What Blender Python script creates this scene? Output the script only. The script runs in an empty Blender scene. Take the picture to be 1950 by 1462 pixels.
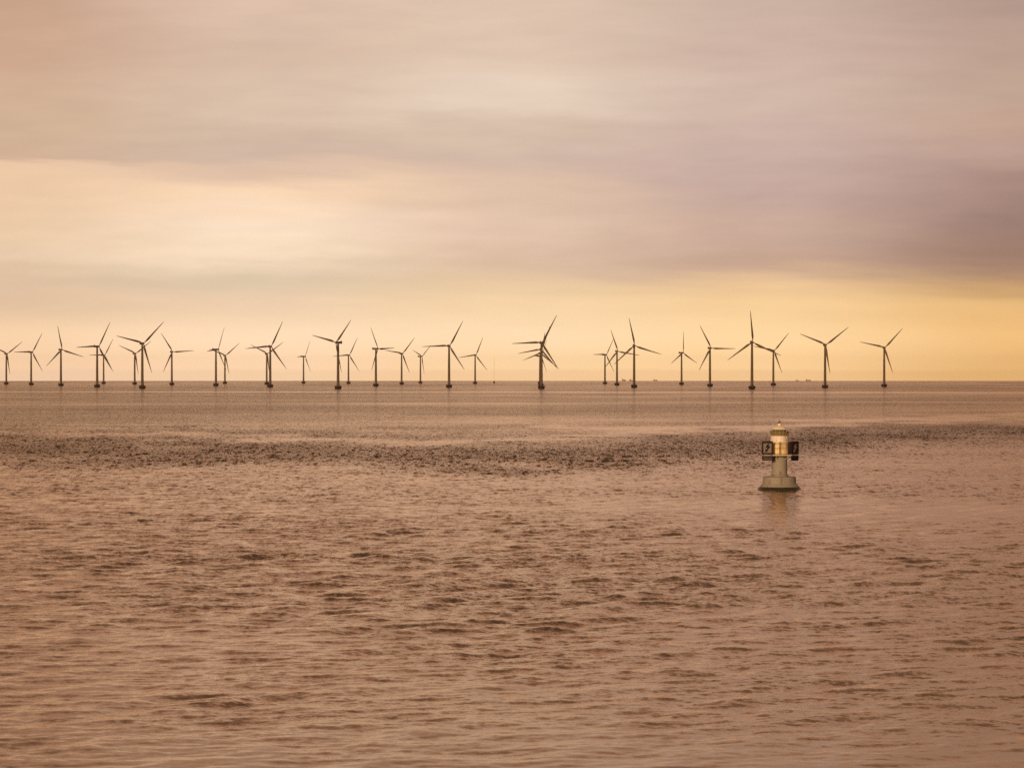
import bpy, bmesh, math, random
from mathutils import Vector, Matrix

# ------------------------------------------------------------------ camera, sky, sun, exposure
F_PX = 6286.0            # focal length in pixels of the 1950 px wide photograph
CAM_H = 22.7             # camera height over the sea, metres
R_EARTH = 7.4e6          # earth radius with refraction: far things sink behind the curve of the sea
Y_LEVEL = 709.4          # image row of the true horizontal
sc = bpy.context.scene
COL = sc.collection
cam_d = bpy.data.cameras.new('camera'); cam = bpy.data.objects.new('camera', cam_d); COL.objects.link(cam)
cam.location = (0, 0, CAM_H)
cam_d.sensor_width = 36.0; cam_d.lens = 36.0 * F_PX / 1950.0
cam_d.clip_start = 1.0; cam_d.clip_end = 60000.0
cam.rotation_euler = (math.pi / 2 - math.atan((731 - Y_LEVEL) / F_PX), 0, 0)
sc.camera = cam
sc.view_settings.view_transform = 'Standard'; sc.view_settings.look = 'None'
sc.view_settings.exposure = 0.0; sc.view_settings.gamma = 1.0
sc.view_settings.use_curve_mapping = False
sc.cycles.volume_bounces = 0
sc.cycles.max_bounces = 6
sc.cycles.use_denoising = False

SUN_ELEV = 11.0; SUN_AZ = -160.0     # degrees; azimuth from the view direction (+Y), negative is left

def lin(r, g, b, a=1.0):
    f = lambda c: (c / 255 / 12.92) if c / 255 <= 0.04045 else ((c / 255 + 0.055) / 1.055) ** 2.4
    return (f(r), f(g), f(b), a)

class NT:
    """small helper to write node trees"""
    def __init__(s, tree): s.t = tree; s.n = tree.nodes; s.l = tree.links; s.n.clear()
    def node(s, kind, **kw):
        n = s.n.new(kind)
        for k, v in kw.items(): setattr(n, k, v)
        return n
    def put(s, sock, v):
        if hasattr(v, 'is_output'): s.l.new(v, sock)
        else: sock.default_value = v
    def math(s, op, a, b=0.0, c=0.0, clamp=False):
        n = s.node('ShaderNodeMath', operation=op, use_clamp=clamp)
        for i, v in enumerate((a, b, c)): s.put(n.inputs[i], v)
        return n.outputs[0]
    def vmath(s, op, a, b=None):
        n = s.node('ShaderNodeVectorMath', operation=op)
        s.put(n.inputs[0], a)
        if b is not None: s.put(n.inputs[1], b)
        return n.outputs[0]
    def scale(s, a, f):
        n = s.node('ShaderNodeVectorMath', operation='SCALE'); s.put(n.inputs[0], a); s.put(n.inputs['Scale'], f)
        return n.outputs[0]
    def xyz(s, x, y, z):
        n = s.node('ShaderNodeCombineXYZ')
        for i, v in enumerate((x, y, z)): s.put(n.inputs[i], v)
        return n.outputs[0]
    def sep(s, v):
        n = s.node('ShaderNodeSeparateXYZ'); s.put(n.inputs[0], v); return n.outputs
    def noise(s, vec, scale, detail=2.0, rough=0.5, color=False):
        n = s.node('ShaderNodeTexNoise'); s.put(n.inputs['Vector'], vec)
        s.put(n.inputs['Scale'], scale); n.inputs['Detail'].default_value = detail; n.inputs['Roughness'].default_value = rough
        return n.outputs['Color' if color else 'Fac']
    def ramp(s, fac, stops, interp='LINEAR'):
        n = s.node('ShaderNodeValToRGB'); s.put(n.inputs[0], fac); cr = n.color_ramp; cr.interpolation = interp
        while len(cr.elements) > 1: cr.elements.remove(cr.elements[-1])
        cr.elements[0].position = stops[0][0]; cr.elements[0].color = stops[0][1]
        for p, c in stops[1:]:
            e = cr.elements.new(p); e.color = c
        return n.outputs[0]
    def mix(s, f, a, b, blend='MIX'):
        n = s.node('ShaderNodeMix', data_type='RGBA', blend_type=blend)
        s.put(n.inputs['Factor'], f); s.put(n.inputs['A'], a); s.put(n.inputs['B'], b)
        return n.outputs['Result']
    def smooth(s, v, a, b, lo=0.0, hi=1.0):
        n = s.node('ShaderNodeMapRange', interpolation_type='SMOOTHSTEP')
        for i, q in enumerate((v, a, b, lo, hi)): s.put(n.inputs[i], q)
        return n.outputs[0]

world = bpy.data.worlds.new('World'); sc.world = world; world.use_nodes = True
w = NT(world.node_tree)
d = w.node('ShaderNodeTexCoord').outputs['Generated']       # view direction, belongs to the sky and not to the lens
dx, dy, dz = w.sep(w.vmath('NORMALIZE', d))
hor = w.math('SQRT', w.math('ADD', w.math('MULTIPLY', dx, dx), w.math('MULTIPLY', dy, dy)))
az = w.math('ARCTAN2', dx, dy)
el = w.math('ARCTAN2', dz, hor)
# layered cloud: soft, wind drawn streaks (much longer than high)
str_v = w.xyz(w.math('MULTIPLY', az, 9.0), w.math('ADD', w.math('MULTIPLY', el, 95.0), w.math('MULTIPLY', az, 6.0)), 0.0)
n_big = w.noise(str_v, 1.0, 4.0, 0.52)
n_mid = w.noise(w.xyz(w.math('MULTIPLY', az, 46.0), w.math('ADD', w.math('MULTIPLY', el, 260.0), w.math('MULTIPLY', az, -7.0)), 3.7), 1.0, 3.0, 0.5)
el_w = w.math('ADD', el, w.math('MULTIPLY', w.math('SUBTRACT', n_big, 0.5), w.smooth(el, 0.004, 0.05, 0.002, 0.022)))
el_w = w.math('ADD', el_w, w.math('MULTIPLY', w.math('SUBTRACT', n_mid, 0.5), w.smooth(el, 0.004, 0.05, 0.0005, 0.0045)))
t_el = w.math('DIVIDE', el_w, 0.118, clamp=True)
ROWS = [-10, 0, 100, 190, 250, 300, 322, 370, 430, 480, 512, 540, 580, 630, 700, 722]
CA = {  # cloud colour with elevation (rows) at five bearings
 0: [(196,158,134),(198,160,135),(206,167,142),(210,176,150),(210,178,150),(212,178,152),(238,202,168),(238,202,168),(236,203,168),(236,206,174),(229,200,168),(225,196,165),(231,198,165),(246,209,169),(245,205,165),(238,200,165)],
 500: [(220,190,170),(221,191,171),(215,186,165),(219,192,171),(214,188,167),(210,184,165),(224,192,168),(252,217,182),(255,227,199),(252,225,194),(238,212,182),(226,202,172),(243,211,177),(254,220,183),(252,213,173),(243,205,165)],
 975: [(222,196,176),(222,196,175),(223,197,176),(231,209,189),(215,190,170),(212,186,169),(214,185,168),(224,194,170),(229,198,174),(224,193,168),(223,192,165),(240,207,166),(252,217,172),(254,220,177),(251,211,161),(243,200,151)],
 1450: [(203,178,164),(203,178,163),(207,179,165),(210,184,169),(205,178,166),(203,175,166),(200,171,162),(199,169,158),(204,172,155),(201,168,150),(200,166,145),(241,201,153),(252,211,156),(254,214,160),(250,207,150),(240,195,140)],
 1950: [(177,149,137),(178,150,138),(190,160,145),(195,165,148),(198,164,145),(190,158,144),(184,152,139),(170,138,127),(158,127,117),(160,127,111),(166,131,112),(212,168,116),(238,190,127),(240,190,125),(228,178,115),(222,172,110)]}
def row_t(y): return max(0.0, min(1.0, (Y_LEVEL - y) / F_PX / 0.118))
cols = {}
for x, cl in CA.items():
    rows = [{512: 503, 540: 553}.get(y, y) if x >= 975 else y for y in ROWS]      # soft lower edge of the cloud sheet
    st = sorted([(row_t(y), lin(*c)) for y, c in zip(rows, cl) if y < Y_LEVEL] + [(0.0, lin(*cl[-1]))], key=lambda q: q[0])
    cols[x] = w.ramp(t_el, st, 'EASE')
u = w.math('ADD', az, w.math('MULTIPLY', w.math('SUBTRACT', n_big, 0.5), 0.03))
def ua(x): return math.atan((x - 975) / F_PX)
keys = [0, 500, 975, 1450, 1950]
cloud = cols[0]
for a, b in zip(keys[:-1], keys[1:]):
    cloud = w.mix(w.smooth(u, ua(a), ua(b)), cloud, cols[b])
# fine brightness variation of the cloud sheet
var = w.math('ADD', 1.0, w.math('MULTIPLY', w.math('SUBTRACT', n_mid, 0.5), w.smooth(el, 0.0, 0.03, 0.02, 0.16)))
var = w.math('MULTIPLY', var, w.smooth(el, 0.0, 0.022, 1.27, 1.03))       # the low sky is the brightest
cloud = w.mix(1.0, cloud, w.xyz(var, var, var), 'MULTIPLY')
# the cloud deck overhead (above the frame) and behind: dimmer, brownish grey
up = w.ramp(w.math('DIVIDE', el, 1.5708, clamp=True), [(0.0, lin(232,194,170)), (0.10, lin(230,186,156)), (0.22, lin(192,146,118)), (0.45, lin(130,98,80)), (1.0, lin(98,80,72))], 'EASE')
up = w.mix(1.0, up, w.ramp(w.noise(w.vmath('MULTIPLY', d, (3.0, 3.0, 9.0)), 1.6, 4.0, 0.55), [(0.25, (.72,.72,.74,1)), (0.75, (1.2,1.19,1.16,1))]), 'MULTIPLY')
cloud = w.mix(w.smooth(el, 0.10, 0.20), cloud, up)
side = w.smooth(w.math('ABSOLUTE', az), 0.35, 1.7)
cloud = w.mix(w.math('MULTIPLY', side, 0.93), cloud, w.mix(w.smooth(el, 0.0, 0.8), lin(120,100,92), lin(96,82,78)))
cloud10 = w.mix(1.0, cloud, (10, 10, 10, 1), 'MULTIPLY')
sky = w.node('ShaderNodeTexSky', sky_type='NISHITA', sun_disc=False, sun_elevation=math.radians(SUN_ELEV),
             sun_rotation=math.radians(SUN_AZ), air_density=1.5, dust_density=4.0)
mixed = w.mix(0.97, sky.outputs[0], cloud10)                 # thin gaps in the overcast
bg = w.node('ShaderNodeBackground'); w.put(bg.inputs[0], mixed); bg.inputs[1].default_value = 0.1
w.l.new(bg.outputs[0], w.node('ShaderNodeOutputWorld').inputs[0])

sd = bpy.data.lights.new('sun', 'SUN'); sun = bpy.data.objects.new('sun', sd); COL.objects.link(sun)
sd.energy = 3.2; sd.angle = math.radians(10); sd.color = (1.0, 0.72, 0.42)
se, sa = math.radians(SUN_ELEV), math.radians(SUN_AZ)
sdir = Vector((math.sin(sa) * math.cos(se), math.cos(sa) * math.cos(se), math.sin(se)))
sun.rotation_euler = (-sdir).to_track_quat('-Z', 'Y').to_euler()

# ------------------------------------------------------------------ helpers
def tag(o, label=None, cat=None, group=None, kind=None):
    if label: o['label'] = label
    if cat: o['category'] = cat
    if group: o['group'] = group
    if kind: o['kind'] = kind
    return o
def link(name, bm, mats, parent=None, smooth=True):
    me = bpy.data.meshes.new(name)
    bmesh.ops.recalc_face_normals(bm, faces=bm.faces)
    if smooth:
        for f in bm.faces: f.smooth = True
        for e in bm.edges:
            if len(e.link_faces) == 2 and e.calc_face_angle(0) > math.radians(35): e.smooth = False
    bm.to_mesh(me); bm.free()
    for m in (mats if isinstance(mats, (list, tuple)) else [mats]): me.materials.append(m)
    o = bpy.data.objects.new(name, me); COL.objects.link(o); o.parent = parent
    return o
def empty(name, loc, rz=0.0):
    o = bpy.data.objects.new(name, None); COL.objects.link(o); o.location = loc; o.rotation_euler.z = rz
    o.empty_display_size = 2; return o
def box(bm, c, s, rot=None, bevel=0.0):
    r = bmesh.ops.create_cube(bm, size=1.0); vs = r['verts']
    M = Matrix.Translation(c) @ (rot.to_4x4() if rot else Matrix.Identity(4)) @ Matrix.Diagonal((*s, 1))
    bmesh.ops.transform(bm, matrix=M, verts=vs)
    if bevel:
        es = list({e for v in vs for e in v.link_edges})
        bmesh.ops.bevel(bm, geom=es, offset=bevel, segments=2, affect='EDGES', profile=0.5)
def lathe(bm, prof, n=32, cx=0.0, cy=0.0):
    rings = []
    for r, z in prof:
        if r < 1e-5: rings.append([bm.verts.new((cx, cy, z))])
        else: rings.append([bm.verts.new((cx + r * math.cos(2*math.pi*i/n), cy + r * math.sin(2*math.pi*i/n), z)) for i in range(n)])
    for a, b in zip(rings[:-1], rings[1:]):
        for i in range(n):
            j = (i + 1) % n
            if len(a) == 1 and len(b) == 1: continue
            if len(a) == 1: bm.faces.new((a[0], b[i], b[j]))
            elif len(b) == 1: bm.faces.new((a[i], a[j], b[0]))
            else: bm.faces.new((a[i], a[j], b[j], b[i]))
    for rg in (rings[0], rings[-1]):
        if len(rg) > 1: bm.faces.new(rg)
def rod(bm, a, b, r, n=8, r2=None):
    a, b = Vector(a), Vector(b); v = b - a
    q = v.to_track_quat('Z', 'Y').to_matrix().to_4x4()
    bmesh.ops.create_cone(bm, cap_ends=True, segments=n, radius1=r, radius2=r if r2 is None else r2, depth=v.length,
                          matrix=Matrix.Translation((a + b) / 2) @ q)
def ring(bm, z, R, r, n=40, a0=0.0, a1=2*math.pi):
    for i in range(n):
        t0 = a0 + (a1-a0)*i/n; t1 = a0 + (a1-a0)*(i+1)/n
        rod(bm, (R*math.cos(t0), R*math.sin(t0), z), (R*math.cos(t1), R*math.sin(t1), z), r, 6)

def paint(name, col, rough=0.55, stain=None, amount=0.5, scale=(1,1,1), nscale=2.0, spec=0.3, metal=0.0, bump=0.0):
    """a painted or mineral surface with weathering of its own shape"""
    m = bpy.data.materials.new(name); m.use_nodes = True; t = NT(m.node_tree)
    b = t.node('ShaderNodeBsdfPrincipled')
    p = t.node('ShaderNodeTexCoord').outputs['Object']
    v = t.vmath('MULTIPLY', p, scale)
    n1 = t.noise(v, nscale, 5.0, 0.6)
    c = t.mix(t.smooth(n1, 0.3, 0.7, 0.0, 0.25), (*col, 1), (col[0]*.7, col[1]*.7, col[2]*.7, 1))
    if stain: c = t.mix(t.smooth(t.noise(v, nscale * 1.7, 6.0, 0.65), 0.52, 0.68, 0.0, amount), c, (*stain, 1))
    t.put(b.inputs['Base Color'], c); b.inputs['Roughness'].default_value = rough
    b.inputs['Specular IOR Level'].default_value = spec; b.inputs['Metallic'].default_value = metal
    if bump:
        bn = t.node('ShaderNodeBump'); t.put(bn.inputs['Height'], n1); bn.inputs['Distance'].default_value = bump
        t.l.new(bn.outputs[0], b.inputs['Normal'])
    t.l.new(b.outputs[0], t.node('ShaderNodeOutputMaterial').inputs[0]); return m

# ------------------------------------------------------------------ sea
import numpy as np
rng = np.random.RandomState(11)
def vnoise(x, y, seed):
    """smooth value noise on numpy arrays, -0.5 .. 0.5"""
    tab = np.random.RandomState(seed).rand(256, 256) - 0.5
    xi = np.floor(x).astype(int); yi = np.floor(y).astype(int); fx = x - xi; fy = y - yi
    fx = fx*fx*(3-2*fx); fy = fy*fy*(3-2*fy)
    g = lambda i, j: tab[i & 255, j & 255]
    return (g(xi, yi)*(1-fx) + g(xi+1, yi)*fx)*(1-fy) + (g(xi, yi+1)*(1-fx) + g(xi+1, yi+1)*fx)*fy
def fbm(x, y, seed, n=4):
    return sum(vnoise(x*2**k, y*2**k, seed+k) * 0.6**k for k in range(n))
def wind_field(X, Y):
    """how ruffled the water is, 0 .. 1: one long dark belt, weaker belts beside it, a smooth slick far out"""
    r = np.hypot(X, Y) + 1e-3
    ln = np.log(np.maximum(Y, 60.0))
    c = 952.0 + 0.72*X + 0.0040*X*X
    yy = Y + 260.0*fbm(X*0.012, Y*0.004, 3) + 90.0*fbm(X*0.05, Y*0.012, 9)
    main = np.exp(-((yy - c)/np.where(yy < c, 110.0, 150.0))**2) * np.clip(0.85 + 0.55*fbm(X*0.018, Y*0.008, 21), .25, 1.15)
    c2 = 825.0 + 1.1*X
    second = 0.55*np.exp(-((yy - c2)/42.0)**2) * np.clip((60 - np.abs(X - 20))/60, 0, 1)
    third = 0.30*np.exp(-((yy - (1330.0 + 0.4*X))/60.0)**2) * np.clip((40 - X)/120, 0, 1)
    belts = 0.22*np.clip(fbm(X*0.0022, ln*7.0, 31), -.5, .6) + 0.16*fbm(X*0.01, ln*16.0, 41)
    near = np.clip((760 - Y)/250, 0, 1) * (0.24*fbm(X*0.013 + 5, Y*0.0045, 81) + 0.18*fbm(X*0.05, Y*0.018, 91) + 0.06)
    left = near + 0.10*np.clip(-X/200.0, 0, 1)
    slick = 0.5*np.exp(-((Y + 0.12*X + 60*fbm(X*.002, Y*.002, 61) - 4020.0)/150.0)**2) + 0.22*np.exp(-((Y - 0.25*X - 2500.0)/90.0)**2) + 0.20*np.exp(-((yy - c - 270 - .3*X)/70.0)**2)
    return np.clip(0.24 + main*1.1 + second + third + belts + left - slick, 0.0, 1.3)

sea_m = bpy.data.materials.new('sea_water'); sea_m.use_nodes = True; t = NT(sea_m.node_tree)
geo = t.node('ShaderNodeNewGeometry')
px, py, pz = t.sep(geo.outputs['Position'])
flat = t.xyz(px, py, 0.0)
at_ = t.node('ShaderNodeAttribute', attribute_name='wind')
wind = at_.outputs['Fac']
dist_ = t.math('SQRT', t.math('ADD', t.math('MULTIPLY', px, px), t.math('MULTIPLY', py, py)))
far = t.smooth(dist_, 700.0, 2000.0)                          # beyond this the waves themselves are too small to model
s2 = t.noise(t.vmath('MULTIPLY', flat, (0.80, 0.13, 1)), 1.0, 4.0, 0.66, True)
s3 = t.noise(t.vmath('MULTIPLY', flat, (1.7, 1.9, 1)), 1.0, 3.0, 0.65, True)
h = (0.5, 0.5, 0.5)
sl = t.vmath('ADD', t.scale(t.vmath('SUBTRACT', s2, h), t.math('ADD', t.smooth(dist_, 350.0, 900.0, 0.25, 1.2), t.math('MULTIPLY', far, 1.2))), t.scale(t.vmath('SUBTRACT', s3, h), t.math('ADD', 0.6, t.math('MULTIPLY', far, 0.7))))
sl = t.scale(sl, t.math('MULTIPLY', t.smooth(dist_, 2400.0, 9000.0, 1.0, 0.62), t.math('ADD', 0.20, t.math("MULTIPLY", wind, 2.75))))
sx, sy, sz = t.sep(sl)
nrm = t.vmath('NORMALIZE', t.vmath('ADD', geo.outputs['Normal'], t.xyz(sx, sy, 0.0)))
gl = t.node('ShaderNodeBsdfGlossy'); gl.inputs['Color'].default_value = (1.0, 0.825, 0.685, 1); gl.inputs['Roughness'].default_value = 0.12
df = t.node('ShaderNodeBsdfDiffuse'); df.inputs['Color'].default_value = (0.092, 0.065, 0.044, 1)   # silty water
fr = t.node('ShaderNodeFresnel'); fr.inputs['IOR'].default_value = 1.34
t.l.new(nrm, gl.inputs['Normal']); t.l.new(nrm, fr.inputs['Normal'])
mx = t.node('ShaderNodeMixShader'); t.l.new(fr.outputs[0], mx.inputs[0]); t.l.new(df.outputs[0], mx.inputs[1]); t.l.new(gl.outputs[0], mx.inputs[2])
t.l.new(mx.outputs[0], t.node('ShaderNodeOutputMaterial').inputs[0])

def grid_faces(nr, na, base=0):
    i, j = np.meshgrid(np.arange(nr-1), np.arange(na-1), indexing='ij')
    a_ = base + i*na + j
    return np.stack([a_, a_+na, a_+na+1, a_+1], -1)
# whole disc of sea, curving down with the earth
NEAR, FARW, HALF = 150.0, 2000.0, math.radians(12)
rad = np.unique(np.concatenate([np.geomspace(4, NEAR, 24), np.geomspace(NEAR, FARW, 60), np.geomspace(FARW, 21000, 200)]))
ang = np.radians(np.arange(-180, 180.01, 0.5))
RR, AA = np.meshgrid(rad, ang, indexing='ij')
V1 = np.stack([RR*np.sin(AA), RR*np.cos(AA), -RR*RR/(2*R_EARTH)], -1).reshape(-1, 3)
F1 = grid_faces(len(rad), len(ang))
rc = (rad[:-1] + rad[1:])/2; ac = (ang[:-1] + ang[1:])/2
keep = ~((rc[:, None] > NEAR) & (rc[:, None] < FARW) & (np.abs(ac)[None, :] < HALF))
F1 = F1[keep].reshape(-1, 4)
centre = len(V1)                                             # close the hole under the camera
# real waves out to two kilometres in front
nr, na = 2100, 450
rad2 = np.geomspace(NEAR, FARW, nr); ang2 = np.linspace(-HALF, HALF, na)
R2, A2 = np.meshgrid(rad2, ang2, indexing='ij')
X2, Y2 = R2*np.sin(A2), R2*np.cos(A2)
W2 = wind_field(X2, Y2)
cell = R2 * 0.00125
Z2 = np.zeros_like(X2)
for k in range(56):
    lam = 1.2 * (11.0/1.2) ** (rng.rand())
    th = math.radians(rng.normal(-64, 48)); kk = 2*math.pi/lam
    steep = 0.020 + 0.012*rng.rand()
    kx, ky = kk*math.cos(th), kk*math.sin(th)
    fade = np.clip((lam/cell - 3.0)/3.0, 0, 1)
    ph = kx*X2 + ky*Y2 + rng.rand()*6.283 + 1.2*vnoise(X2*0.03 + k, Y2*0.03, 71 + k)*2
    grp = 0.6 + 1.1*(vnoise(X2/(lam*5) + 7*k, Y2/(lam*3), 140 + k) + 0.25)
    Z2 += (steep/kk) * np.sin(ph) * fade * grp * (0.34 + 1.75*W2)
edge = np.clip((HALF - np.abs(A2))/0.012, 0, 1) * np.clip((R2 - NEAR)/6, 0, 1) * np.clip((FARW - R2)/500, 0, 1)
Z2 = Z2*edge - R2*R2/(2*R_EARTH)
V2 = np.stack([X2, Y2, Z2], -1).reshape(-1, 3)
F2 = grid_faces(nr, na, len(V1)).reshape(-1, 4)
V = np.concatenate([V1, V2]); F = np.concatenate([F1, F2])
W = np.concatenate([wind_field(V1[:, 0], V1[:, 1]), W2.ravel()])
inner = np.arange(len(ang) - 1)                              # fan closing the middle
V = np.concatenate([V, [[0, 0, 0]]]); W = np.append(W, 0.3)
tri = np.stack([np.full(len(inner), len(V)-1), inner, inner+1], -1)
me = bpy.data.meshes.new('sea')
nl = F.size + tri.size
me.vertices.add(len(V)); me.vertices.foreach_set('co', V.astype(np.float32).ravel())
me.loops.add(nl); me.loops.foreach_set('vertex_index', np.concatenate([F.ravel(), tri.ravel()]).astype(np.int32))
me.polygons.add(len(F) + len(tri))
me.polygons.foreach_set('loop_start', np.concatenate([np.arange(len(F))*4, F.size + np.arange(len(tri))*3]).astype(np.int32))
me.update(calc_edges=True)
me.polygons.foreach_set('use_smooth', np.ones(len(me.polygons), dtype=bool))
wa = me.attributes.new('wind', 'FLOAT', 'POINT'); wa.data.foreach_set('value', W.astype(np.float32))
me.materials.append(sea_m)
if me.polygons[len(F1) + 5].normal.z < 0: me.flip_normals()
sea = bpy.data.objects.new('sea', me); COL.objects.link(sea)
tag(sea, 'brown calm open sea with ruffled darker belts reaching the horizon', 'sea', kind='structure')

def sea_z(x, y): return -(x*x + y*y) / (2 * R_EARTH)

# ------------------------------------------------------------------ wind turbines
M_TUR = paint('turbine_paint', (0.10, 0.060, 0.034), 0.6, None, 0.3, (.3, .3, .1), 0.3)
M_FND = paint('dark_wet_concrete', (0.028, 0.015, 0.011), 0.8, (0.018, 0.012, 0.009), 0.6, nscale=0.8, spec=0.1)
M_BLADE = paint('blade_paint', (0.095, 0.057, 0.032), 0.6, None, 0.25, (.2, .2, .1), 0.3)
HUB_Z, R_BLADE = 68.5, 46.3
def blade_bm():
    """one blade pointing up +Z, rotor axis -Y (chord in XZ, slightly twisted)"""
    bm = bmesh.new(); rings = []
    st = [(0.8,1.15,1.15,0),(2.6,1.2,1.1,0),(4.8,1.9,1.0,10),(7.5,2.9,.9,13),(10,3.25,.78,11),(14,2.95,.62,8),(20,2.45,.48,6),(27,1.95,.36,4),(34,1.5,.27,2.5),(40,1.1,.19,1.2),(44,.75,.12,.5),(45.8,.42,.08,0),(R_BLADE,.12,.05,0)]
    n = 16
    for z, ch, th, tw in st:
        a = math.radians(tw); rg = []
        off = 0.0 if z < 3 else 0.18 * ch      # leading edge nearly straight
        for i in range(n):
            p = 2*math.pi*i/n
            x = ch/2*math.cos(p) + off; y = th/2*math.sin(p) * (1.0 if z < 3 else (0.55 + 0.45*math.cos(p + math.pi)))
            bend = -0.0009 * z * z
            rg.append(bm.verts.new((x*math.cos(a) - y*math.sin(a), x*math.sin(a) + y*math.cos(a) + bend, z)))
        rings.append(rg)
    for A, B in zip(rings[:-1], rings[1:]):
        for i in range(n): bm.faces.new((A[i], A[(i+1) % n], B[(i+1) % n], B[i]))
    bm.faces.new(rings[0]); bm.faces.new(rings[-1])
    return bm
HUB_Y = -5.2
def make_turbine():
    root = empty('wind_turbine', (0, 0, 0))
    bm = bmesh.new()
    lathe(bm, [(4.3,-6),(4.35,0.2),(4.6,1.2),(5.2,2.6),(5.25,4.3),(5.1,4.6),(2.6,4.62)], 40)
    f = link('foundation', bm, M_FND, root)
    bm = bmesh.new()
    for z in (5.1, 5.65): ring(bm, z, 4.85, 0.05, 28)
    for i in range(14):
        a = 2*math.pi*i/14; rod(bm, (4.85*math.cos(a), 4.85*math.sin(a), 4.6), (4.85*math.cos(a), 4.85*math.sin(a), 5.7), 0.05, 6)
    link('platform_railing', bm, M_FND, f)
    bm = bmesh.new()
    lathe(bm, [(2.5,4.62),(2.5,5.0),(2.18,5.1),(2.1,12),(1.95,26),(1.95,26.1),(1.78,46),(1.78,46.1),(1.45,65.9),(1.45,66.6)], 32)
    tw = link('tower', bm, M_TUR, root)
    bm = bmesh.new(); box(bm, (0, -2.17, 6.4), (1.0, 0.16, 2.2), bevel=0.05); link('tower_door', bm, M_FND, tw)
    bm = bmesh.new()
    box(bm, (0, 2.2, 68.4), (3.3, 11.0, 3.4), bevel=0.55)
    box(bm, (0, 7.0, 70.5), (1.6, 1.2, 0.9), bevel=0.1)
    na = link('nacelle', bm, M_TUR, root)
    bm = bmesh.new(); rod(bm, (0.5, 7.2, 70.9), (0.5, 7.2, 72.6), 0.05); rod(bm, (-0.5, 7.2, 72.3), (0.55, 7.2, 72.3), 0.05); link('wind_vane', bm, M_FND, na)
    bm = bmesh.new(); lathe(bm, [(1.5,0),(1.55,.6),(1.5,1.6),(1.2,2.6),(.7,3.25),(0,3.5)], 24)
    bmesh.ops.transform(bm, matrix=Matrix.Translation((0, -3.4, HUB_Z)) @ Matrix.Rotation(math.radians(90), 4, 'X'), verts=bm.verts)
    link('rotor_hub', bm, M_TUR, root)
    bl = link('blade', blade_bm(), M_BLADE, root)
    bl.location = (0, HUB_Y, HUB_Z)
    for k in range(2):
        c = bl.copy(); COL.objects.link(c); c.parent = root
    return root
def copy_tree(o, parent=None):
    c = o.copy(); COL.objects.link(c); c.parent = parent
    for ch in list(o.children): copy_tree(ch, c)
    return c
proto = make_turbine()
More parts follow.
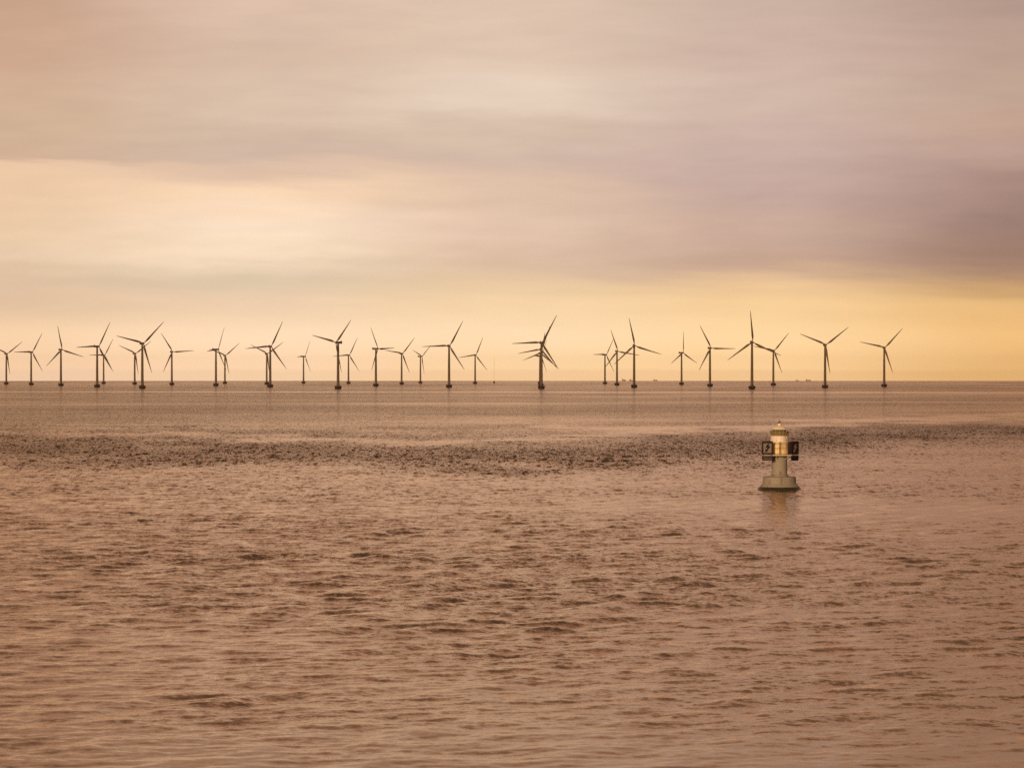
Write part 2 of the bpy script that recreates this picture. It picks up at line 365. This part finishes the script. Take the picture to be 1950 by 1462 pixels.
# tower column x, hub row y, waterline row y, blade phase (degrees clockwise from up), foreshortening (negative: rotor turned left), label
T = [
 (12.0,672.5,731.0,53,.90,'turbine cut by the left edge of the picture, one blade running out of view'),
 (59.3,669.6,732.5,29.5,.85,'wind turbine second from the left edge, small, level blade pointing at its left neighbour'),
 (116.0,664.6,734.0,-13,.90,'lone wind turbine with both lower blades spread and the third upright leaning left'),
 (185.0,659.0,737.2,27.5,.83,'taller front turbine of the overlapping pair between the lone turbine and the large near one'),
 (197.3,675.3,730.0,30,.83,'small far turbine behind a taller one right of the lone turbine, their blades crossing'),
 (256.5,672.5,731.6,53,.90,'small turbine just left of the large near one at left, blades in a Y'),
 (271.0,653.3,739.6,44,.93,'largest turbine of the left third, dark nacelle, long blade rising to the upper right'),
 (327.2,669.0,732.5,-33.5,.95,'turbine with one blade level to the right and one rising to the upper left'),
 (411.2,664.6,734.5,25,.50,'turbine turned almost sideways beside a smaller turbine, nacelle pointing left'),
 (428.3,676.4,730.5,49.5,.93,'small Y-bladed turbine directly right of a taller side-on one'),
 (507.9,673.0,731.5,55,.92,'small turbine half hidden behind the tower of a taller turbine, blades in a wide Y'),
 (514.6,659.5,737.6,25,.95,'tall turbine standing in front of a smaller one, blade level left with a drooping tip'),
 (578.0,678.5,729.9,28,.50,'tiny distant turbine standing alone, turned side-on with faint thin upper blade'),
 (643.8,651.6,740.4,43.5,-.75,'large near turbine whose nacelle points right and blade hangs along the tower'),
 (663.6,676.4,731.1,26,.88,'small distant turbine just right of the large one with nacelle pointing right'),
 (715.8,664.6,736.4,-32,.62,'turbine with nacelle pointing left, blade level right and lowest blade beside the tower'),
 (764.8,673.6,732.5,39,.90,'mid-distance turbine whose left blade tip reaches the level blade of its neighbour'),
 (800.6,679.0,730.4,51,.60,'tiny distant turbine with faint upper V of blades and small nacelle pointing left'),
 (855.1,659.0,738.6,28,.98,'large slim turbine with blade straight out left, between two small distant ones'),
 (904.8,676.4,731.3,22,.93,'small distant turbine next to the thin measurement mast, left blade drooping'),
 (1031.0,652.7,741.0,28,.98,'nearest turbine of the four in one row, with the highest hub'),
 (1030.0,664.6,734.5,20,.98,'second turbine of the four in one row, left blade drooping below the first one'),
 (1029.0,672.0,731.9,10,.93,'third turbine of the four lined up in one row, left blade steeply drooping'),
 (1028.0,677.6,729.9,30,.50,'farthest turbine of the four lined up in one row, mostly hidden behind the other towers'),
 (1152.0,675.3,731.3,30,.70,'small distant turbine at the left of the three with crossing blades near the ships'),
 (1174.9,669.0,734.0,-20,.95,'middle turbine of the three with crossing blades, upper blade leaning left'),
 (1207.6,658.4,738.6,-12,.99,'tallest turbine of the three with crossing blades, broad shoulders and upright blade'),
 (1297.9,672.0,733.0,-1,.70,'small turbine standing alone with one thin blade exactly upright, others spread like an arrow'),
 (1352.0,662.9,736.4,-29,.93,'turbine with one blade level right and two forming a V open to the left'),
 (1432.0,651.6,741.2,-5,.98,'largest turbine of all, above the lighthouse, blade pointing almost straight up'),
 (1472.7,668.0,734.8,40.5,.93,'smaller turbine right of the largest one, its left blade overlapping it'),
 (1571.2,657.2,739.5,52,.97,'large turbine second from the right end of the farm, blades in a Y'),
 (1683.8,662.9,737.6,42.5,.98,'last turbine at the right end of the farm, nothing but sky beyond it'),
]
for i, (tx, hy, by, ph, cz, label) in enumerate(T):
    s = (by - hy) / HUB_Z
    dist = F_PX / s
    X = (tx - 975) / F_PX * dist
    o = proto if i == 0 else copy_tree(proto)
    o.location = (X, dist, sea_z(X, dist))
    az_ = math.atan2(X, dist)
    # the waterline the curve of the sea gives and the one measured differ by a hair: keep the hub height true
    psi = math.acos(min(1, abs(cz))) * (1 if cz > 0 else -1)
    o.rotation_euler.z = psi - az_
    tag(o, label, 'wind turbine', 'wind turbines of the offshore wind farm')
    k = 0
    for ch in o.children:
        if ch.name.startswith('blade'):
            ch.location = (0, HUB_Y, HUB_Z); ch.rotation_euler = (0, math.radians(ph + 120 * k), 0); k += 1

# ------------------------------------------------------------------ measurement mast
s = 0.775; dist = F_PX / s; X = (940.9 - 975) / F_PX * dist
mast = empty('measurement_mast', (X, dist, sea_z(X, dist)))
tag(mast, 'thin faint lattice measurement mast standing alone between the turbines', 'mast')
M_PALE = paint('pale_galvanised_steel', (0.55, 0.45, 0.33), 0.5, nscale=0.5)
bm = bmesh.new(); lathe(bm, [(1.6,-6),(1.6,4.2),(2.6,4.4),(2.6,4.9),(1.2,5.0),(1.2,6.4),(0.6,6.5)], 24); link('foundation', bm, M_FND, mast)
bm = bmesh.new()
N = 20
for k in range(N):
    z0 = 6.5 + k*2.9; z1 = z0 + 2.9; r0 = 1.0 - 0.75*k/N; r1 = 1.0 - 0.75*(k+1)/N
    for q in range(3):
        a = 2*math.pi*q/3; b2 = 2*math.pi*(q+1)/3
        p0 = (r0*math.cos(a), r0*math.sin(a), z0); p1 = (r1*math.cos(a), r1*math.sin(a), z1)
        rod(bm, p0, p1, 0.09, 5); rod(bm, p0, (r1*math.cos(b2), r1*math.sin(b2), z1), 0.05, 4)
        rod(bm, p0, (r0*math.cos(b2), r0*math.sin(b2), z0), 0.045, 4)
link('lattice', bm, M_PALE, mast)
bm = bmesh.new()
for z in (20, 36, 50, 62): rod(bm, (-1.8, 0, z), (1.8, 0, z), 0.06, 5); rod(bm, (1.8, 0, z), (1.8, 0, z+.5), 0.08, 5)
link('instrument_boom', bm, M_PALE, mast)

# ------------------------------------------------------------------ ships on the horizon
M_HULL = paint('ship_hull_paint', (0.20, 0.09, 0.05), 0.6, (0.1, .05, .03), 0.5, nscale=0.3)
M_SUP = paint('ship_upperworks_paint', (0.34, 0.22, 0.14), 0.6, (0.2, .1, .06), 0.3, nscale=0.4)
def ship(px_, L, H, heading, label, style):
    dist = 16200.0; X = (px_ - 975) / F_PX * dist
    root = empty('cargo_ship', (X, dist, sea_z(X, dist)), math.radians(heading))
    tag(root, label, 'ship', 'ships far out on the horizon')
    hb = H * 0.36; W = L * 0.26
    bm = bmesh.new(); secs = [(-.5, .62, 1.0), (-.45, .9, 1.0), (-.2, 1, .92), (.2, 1, .92), (.38, .72, 1.0), (.47, .3, 1.2), (.5, .03, 1.28)]
    rg = []
    for fx, fw, fh in secs:
        rg.append([bm.verts.new((fx*L, sgn*W/2*fw*ww, zz)) for sgn, ww, zz in ((-1, .7, -2.0), (-1, 1, hb*fh), (1, 1, hb*fh), (1, .7, -2.0))])
    for A, B in zip(rg[:-1], rg[1:]):
        for i in range(4): bm.faces.new((A[i], A[(i+1) % 4], B[(i+1) % 4], B[i]))
    bm.faces.new(rg[0]); bm.faces.new(rg[-1]); hull = link('hull', bm, M_HULL, root, False)
    bx = -.30 if style != 1 else .22
    bm = bmesh.new()
    box(bm, (bx*L, 0, hb + H*.17), (L*.22, W*.8, H*.34), bevel=.15); box(bm, (bx*L + L*.02, 0, hb + H*.42), (L*.15, W*.9, H*.16), bevel=.15)
    link('deckhouse', bm, M_SUP, root)
    bm = bmesh.new(); box(bm, ((bx-.06)*L, 0, hb + H*.52), (L*.05, W*.25, H*.12), bevel=.1); link('funnel', bm, M_HULL, root)
    bm = bmesh.new()
    rod(bm, (bx*L, 0, hb), (bx*L, 0, H*1.08), .22); rod(bm, (.30*L, 0, hb), (.30*L, 0, H*.8), .25); rod(bm, (.30*L, 0, H*.6), (.08*L, 0, H*.66), .2)
    link('mast', bm, M_HULL, root)
    bm = bmesh.new()
    for k in range(3): box(bm, ((-.08 + .15*k)*L, 0, hb + H*.05), (L*.12, W*.6, H*.12), bevel=.1)
    link('hatch_cover', bm, M_SUP, root)
ship(1188.0, 19, 12.5, 5, 'darkest ship on the horizon, left of the tall turbine of the crossing three', 0)
ship(1202.0, 21, 10.5, 170, 'faint ship on the horizon touching the left side of the tall turbine tower', 1)
ship(1248.0, 21, 10.0, 0, 'faint ship alone on the horizon between the tall turbine and the arrow-shaped one', 0)
ship(1518.5, 16, 8.0, 175, 'very faint small ship on the horizon left of a darker ship', 1)
ship(1539.0, 26, 10.0, -4, 'dark low ship on the horizon just left of the second last turbine', 0)

# ------------------------------------------------------------------ lighthouse
LD = 640.0; LX = (1484.3 - 975) / F_PX * LD
lh = empty('lighthouse', (LX, LD, sea_z(LX, LD)), -math.atan2(LX, LD))
tag(lh, 'small cream and yellow lighthouse with lantern, gallery and dark warning boards in the foreground', 'lighthouse')
M_CREAM = paint('cream_paint', (0.80, 0.64, 0.52), 0.5, (0.32, 0.14, 0.06), 0.55, (1, 1, .35), 1.1)
M_YEL = paint('yellow_paint', (0.85, 0.60, 0.30), 0.5, (0.30, 0.12, 0.04), 0.8, (1.2, 1.2, .3), 1.3)
M_ROOF = paint('pale_roof_paint', (0.88, 0.72, 0.50), 0.4, (0.45, 0.25, 0.10), 0.5, nscale=1.5)
M_OLIVE = paint('olive_metal', (0.20, 0.14, 0.06), 0.5, (0.12, 0.05, 0.02), 0.7, nscale=2.0)
M_RUST = paint('rusty_steel', (0.15, 0.075, 0.035), 0.7, (0.12, 0.05, 0.03), 0.7, nscale=3.0)
M_MAROON = paint('dark_maroon_board', (0.028, 0.013, 0.011), 0.5, (0.018, 0.010, 0.008), 0.5, nscale=2.0, spec=0.05)
M_BLACK = paint('black_paint', (0.014, 0.011, 0.011), 0.6, nscale=2.0, spec=0.05)
M_PANEL = paint('faded_sign_face', (0.17, 0.12, 0.105), 0.5, (0.08, 0.055, 0.045), 0.5, nscale=2.0)
M_DECK = paint('gallery_deck_steel', (0.55, 0.45, 0.30), 0.5, (0.3, .14, .06), 0.5, nscale=2.0)
M_CONC = paint('weathered_concrete', (0.30, 0.24, 0.19), 0.85, (0.12, 0.09, 0.06), 0.7, (1, 1, .4), 0.7, bump=0.05)
mg = bpy.data.materials.new('lantern_glass'); mg.use_nodes = True; t = NT(mg.node_tree)
b = t.node('ShaderNodeBsdfPrincipled'); b.inputs['Base Color'].default_value = (.45, .38, .22, 1); b.inputs['Roughness'].default_value = .08
b.inputs['Transmission Weight'].default_value = 0.8; b.inputs['IOR'].default_value = 1.45
t.l.new(b.outputs[0], t.node('ShaderNodeOutputMaterial').inputs[0])

# base below: concrete caisson and column
bm = bmesh.new(); lathe(bm, [(3.86,.62),(3.2,1.3),(3.2,2.5),(3.0,2.62),(1.7,2.66)], 48); cs = link('caisson', bm, M_CONC, lh)
M_WEED = paint('wet_weedy_concrete', (0.035, 0.028, 0.015), 0.35, (0.07, 0.05, 0.03), 0.7, (1, 1, .5), 1.5)
bm = bmesh.new(); lathe(bm, [(4.62,-6),(4.62,-.3),(3.9,.60),(3.8,.64)], 48); link('waterline_band', bm, M_WEED, cs)
bm = bmesh.new(); lathe(bm, [(1.75,2.66),(1.75,2.9),(1.5,3.0),(1.48,6.66)], 40); link('column', bm, M_CONC, lh)
bm = bmesh.new()
box(bm, (0.1, 0, 6.76), (6.9, 6.0, 0.18), bevel=.03)
for k in range(6):
    a = math.pi*2*k/6 + .3; rod(bm, (1.45*math.cos(a), 1.45*math.sin(a), 5.9), (2.7*math.cos(a), 2.7*math.sin(a), 6.66), .06)
link('gallery_deck', bm, M_DECK, lh)
bm = bmesh.new(); lathe(bm, [(1.73,6.85),(1.73,9.33)], 48); link('tower_wall', bm, M_YEL, lh)
bm = bmesh.new(); lathe(bm, [(1.73,9.333),(1.76,9.34),(1.76,10.40),(1.86,10.42),(1.86,10.5),(1.5,10.52)], 48); dr = link('watch_room', bm, M_CREAM, lh)
bm = bmesh.new(); box(bm, (1.22, -1.24, 9.68), (.2, .1, .26), Matrix.Rotation(math.radians(45), 3, 'Z'), bevel=.02); link('vent', bm, M_RUST, dr)
# door with frame and pipe on the tower front
bm = bmesh.new(); box(bm, (-.62, -1.66, 7.85), (.74, .14, 1.9), Matrix.Rotation(math.radians(-21), 3, 'Z'), bevel=.02); dd = link('door', bm, M_YEL, lh)
bm = bmesh.new(); box(bm, (-.42, -1.80, 7.8), (.07, .1, .1), bevel=.01); link('door_handle', bm, M_BLACK, dd)
bm = bmesh.new()
rod(bm, (.02, -1.83, 6.85), (.02, -1.83, 9.3), .055); rod(bm, (.24, -1.83, 6.85), (.24, -1.83, 9.3), .05)
for k in range(9): rod(bm, (.02, -1.83, 7.0 + .27*k), (.24, -1.83, 7.0 + .27*k), .02)
link('ladder', bm, M_RUST, lh)
# gallery railing
bm = bmesh.new(); hw, hd = 3.4, 2.9
for z, r in ((7.0, .05), (8.2, .03), (9.12, .04)):
    rod(bm, (-hw, -hd, z), (hw, -hd, z), r); rod(bm, (-hw, hd, z), (hw, hd, z), r); rod(bm, (-hw, -hd, z), (-hw, hd, z), r); rod(bm, (hw, -hd, z), (hw, hd, z), r)
for k in range(5):
    x = -hw + 2*hw*k/4
    for y in (-hd, hd): rod(bm, (x, y, 6.85), (x, y, 9.14), .035)
for k in range(1, 5):
    y = -hd + 2*hd*k/5
    for x in (-hw, hw): rod(bm, (x, y, 6.85), (x, y, 9.14), .035)
link('gallery_railing', bm, M_RUST, lh)
# lantern: lamp, glass, glazing bars, outward leaning crown railing
bm = bmesh.new(); lathe(bm, [(0.0,10.52),(.35,10.53),(.35,10.8),(.45,10.9),(.55,11.15),(.45,11.4),(.3,11.5),(0,11.52)], 24); link('lamp_lens', bm, M_ROOF, lh)
bm = bmesh.new(); lathe(bm, [(1.28,10.53),(1.28,11.62)], 12); link('lantern_glass', bm, mg, lh, False)
bm = bmesh.new()
for k in range(12):
    a = 2*math.pi*(k+.5)/12; rod(bm, (1.32*math.cos(a), 1.32*math.sin(a), 10.52), (1.32*math.cos(a), 1.32*math.sin(a), 11.66), .045)
for z in (10.6, 11.1, 11.6): ring(bm, z, 1.32, .04, 24)
link('glazing_bars', bm, M_OLIVE, lh)
bm = bmesh.new()
lathe(bm, [(1.66,10.53),(1.93,11.38),(1.95,11.42),(1.92,11.42),(1.64,10.56)], 40)
link('crown_panel', bm, M_OLIVE, lh)
bm = bmesh.new()
for k in range(16):
    a = 2*math.pi*k/16; rod(bm, (1.68*math.cos(a), 1.68*math.sin(a), 10.53), (2.04*math.cos(a), 2.04*math.sin(a), 11.76), .02)
ring(bm, 11.76, 2.04, .04, 40)
link('crown_railing', bm, M_DECK, lh)
bm = bmesh.new(); lathe(bm, [(1.28,11.6),(1.60,11.62),(1.62,11.72),(1.38,11.96),(1.02,12.18),(.62,12.36),(.38,12.46),(.30,12.52)], 40); rf = link('roof', bm, M_ROOF, lh)
bm = bmesh.new(); lathe(bm, [(.27,12.5),(.27,12.7),(.36,12.72),(.3,12.84),(.1,12.92)], 24); link('vent_cowl', bm, M_ROOF, rf)
bm = bmesh.new(); lathe(bm, [(.0,12.9),(.18,12.96),(.26,13.1),(.2,13.24),(.06,13.32),(.04,13.6),(0,13.62)], 16); link('finial', bm, paint('finial_red_paint', (0.16, 0.06, 0.05), 0.6), rf)

def board(x, y, rz, w_, label=None):
    """warning board with a lightning arrow, and a smaller text board under it; faces -Y before turning"""
    bd = empty('warning_board', (x, y, 0)); bd.parent = lh; bd.rotation_euler.z = rz
    if label: bd['label'] = label
    fr = bmesh.new(); z0, z1 = 7.0, 9.5
    box(fr, (0, 0, (z0+z1)/2), (w_, .10, z1-z0), bevel=.02)
    for sx in (-1, 1): box(fr, (sx*(w_/2-.14), -.075, (z0+z1)/2), (.28, .05, z1-z0), bevel=.01)
    for zz in (z0+.12, z1-.2): box(fr, (0, -.073, zz), (w_-.56, .046, .24 if zz < 8 else .4), bevel=.01)
    link('frame', fr, M_MAROON, bd)
    pn = bmesh.new(); box(pn, (0, -.062, (z0+z1)/2-.05), (w_-.56, .02, z1-z0-.6)); link('face', pn, M_PANEL, bd, False)
    bt = bmesh.new()
    P_ = [(.40,.80),(-.10,.62),(-.46,-.06),(-.02,.02),(-.22,-.36),(-.46,-.28),(-.42,-.92),(.06,-.66),(-.06,-.56),(.58,.26),(.14,.26)]
    vs = [bt.verts.new((p[0]*w_/2.1 + .04, -.077, 8.27 + p[1])) for p in P_]
    f = bt.faces.new(vs); r = bmesh.ops.extrude_face_region(bt, geom=[f])
    bmesh.ops.translate(bt, vec=(0, -.02, 0), verts=[g for g in r['geom'] if isinstance(g, bmesh.types.BMVert)])
    bmesh.ops.triangulate(bt, faces=[q for q in bt.faces if len(q.verts) > 4])
    link('lightning_symbol', bt, M_BLACK, bd, False)
    tb = bmesh.new(); box(tb, (0, 0, 6.27), (w_-.02, .1, 1.0), bevel=.02)
    for sx in (-.7, .7): rod(tb, (sx*w_/2.1, .02, 6.0), (sx*w_/2.1, .02, 7.4), .05)
    return bd, tb
bd, tb = board(-2.30, -3.05, 0.0, 2.12, 'warning board facing the viewer, grey face with black lightning arrow')
tp = link('text_board', tb, M_MAROON, bd)
bm = bmesh.new()
for zz in (6.58, 6.12): box(bm, (0.05, -.06, zz), (1.7, .02, .11))
link('text_line', bm, M_PANEL, tp, False)
bd, tb = board(2.95, -3.75, math.radians(48), 2.12, 'warning board turned away to the right, dark face with faint symbol')
link('text_board', tb, M_BLACK, bd)
for ch in bd.children:
    if ch.name.startswith('face'): ch.data.materials[0] = M_MAROON
    if ch.name.startswith('lightning'): ch.data.materials[0] = M_PANEL
bm = bmesh.new(); box(bm, (1.92, -3.0, 8.15), (.62, .1, 2.3), bevel=.02); link('control_cabinet', bm, M_MAROON, lh)

# ------------------------------------------------------------------ the hazy sea air
hz = bpy.data.materials.new('haze_air'); hz.use_nodes = True; t = NT(hz.node_tree)
v = t.node('ShaderNodeVolumePrincipled'); v.inputs['Density'].default_value = 1.2e-5
v.inputs['Color'].default_value = (0.99, 0.82, 0.66, 1); v.inputs['Anisotropy'].default_value = 0.55
t.l.new(v.outputs[0], t.node('ShaderNodeOutputMaterial').inputs['Volume'])
bm = bmesh.new(); box(bm, (0, 0, 43.0), (43000, 43000, 160.0))
haze = link('haze', bm, hz, None, False)
tag(haze, 'thin warm sea haze that softens the far turbines and the horizon', 'haze', kind='stuff')
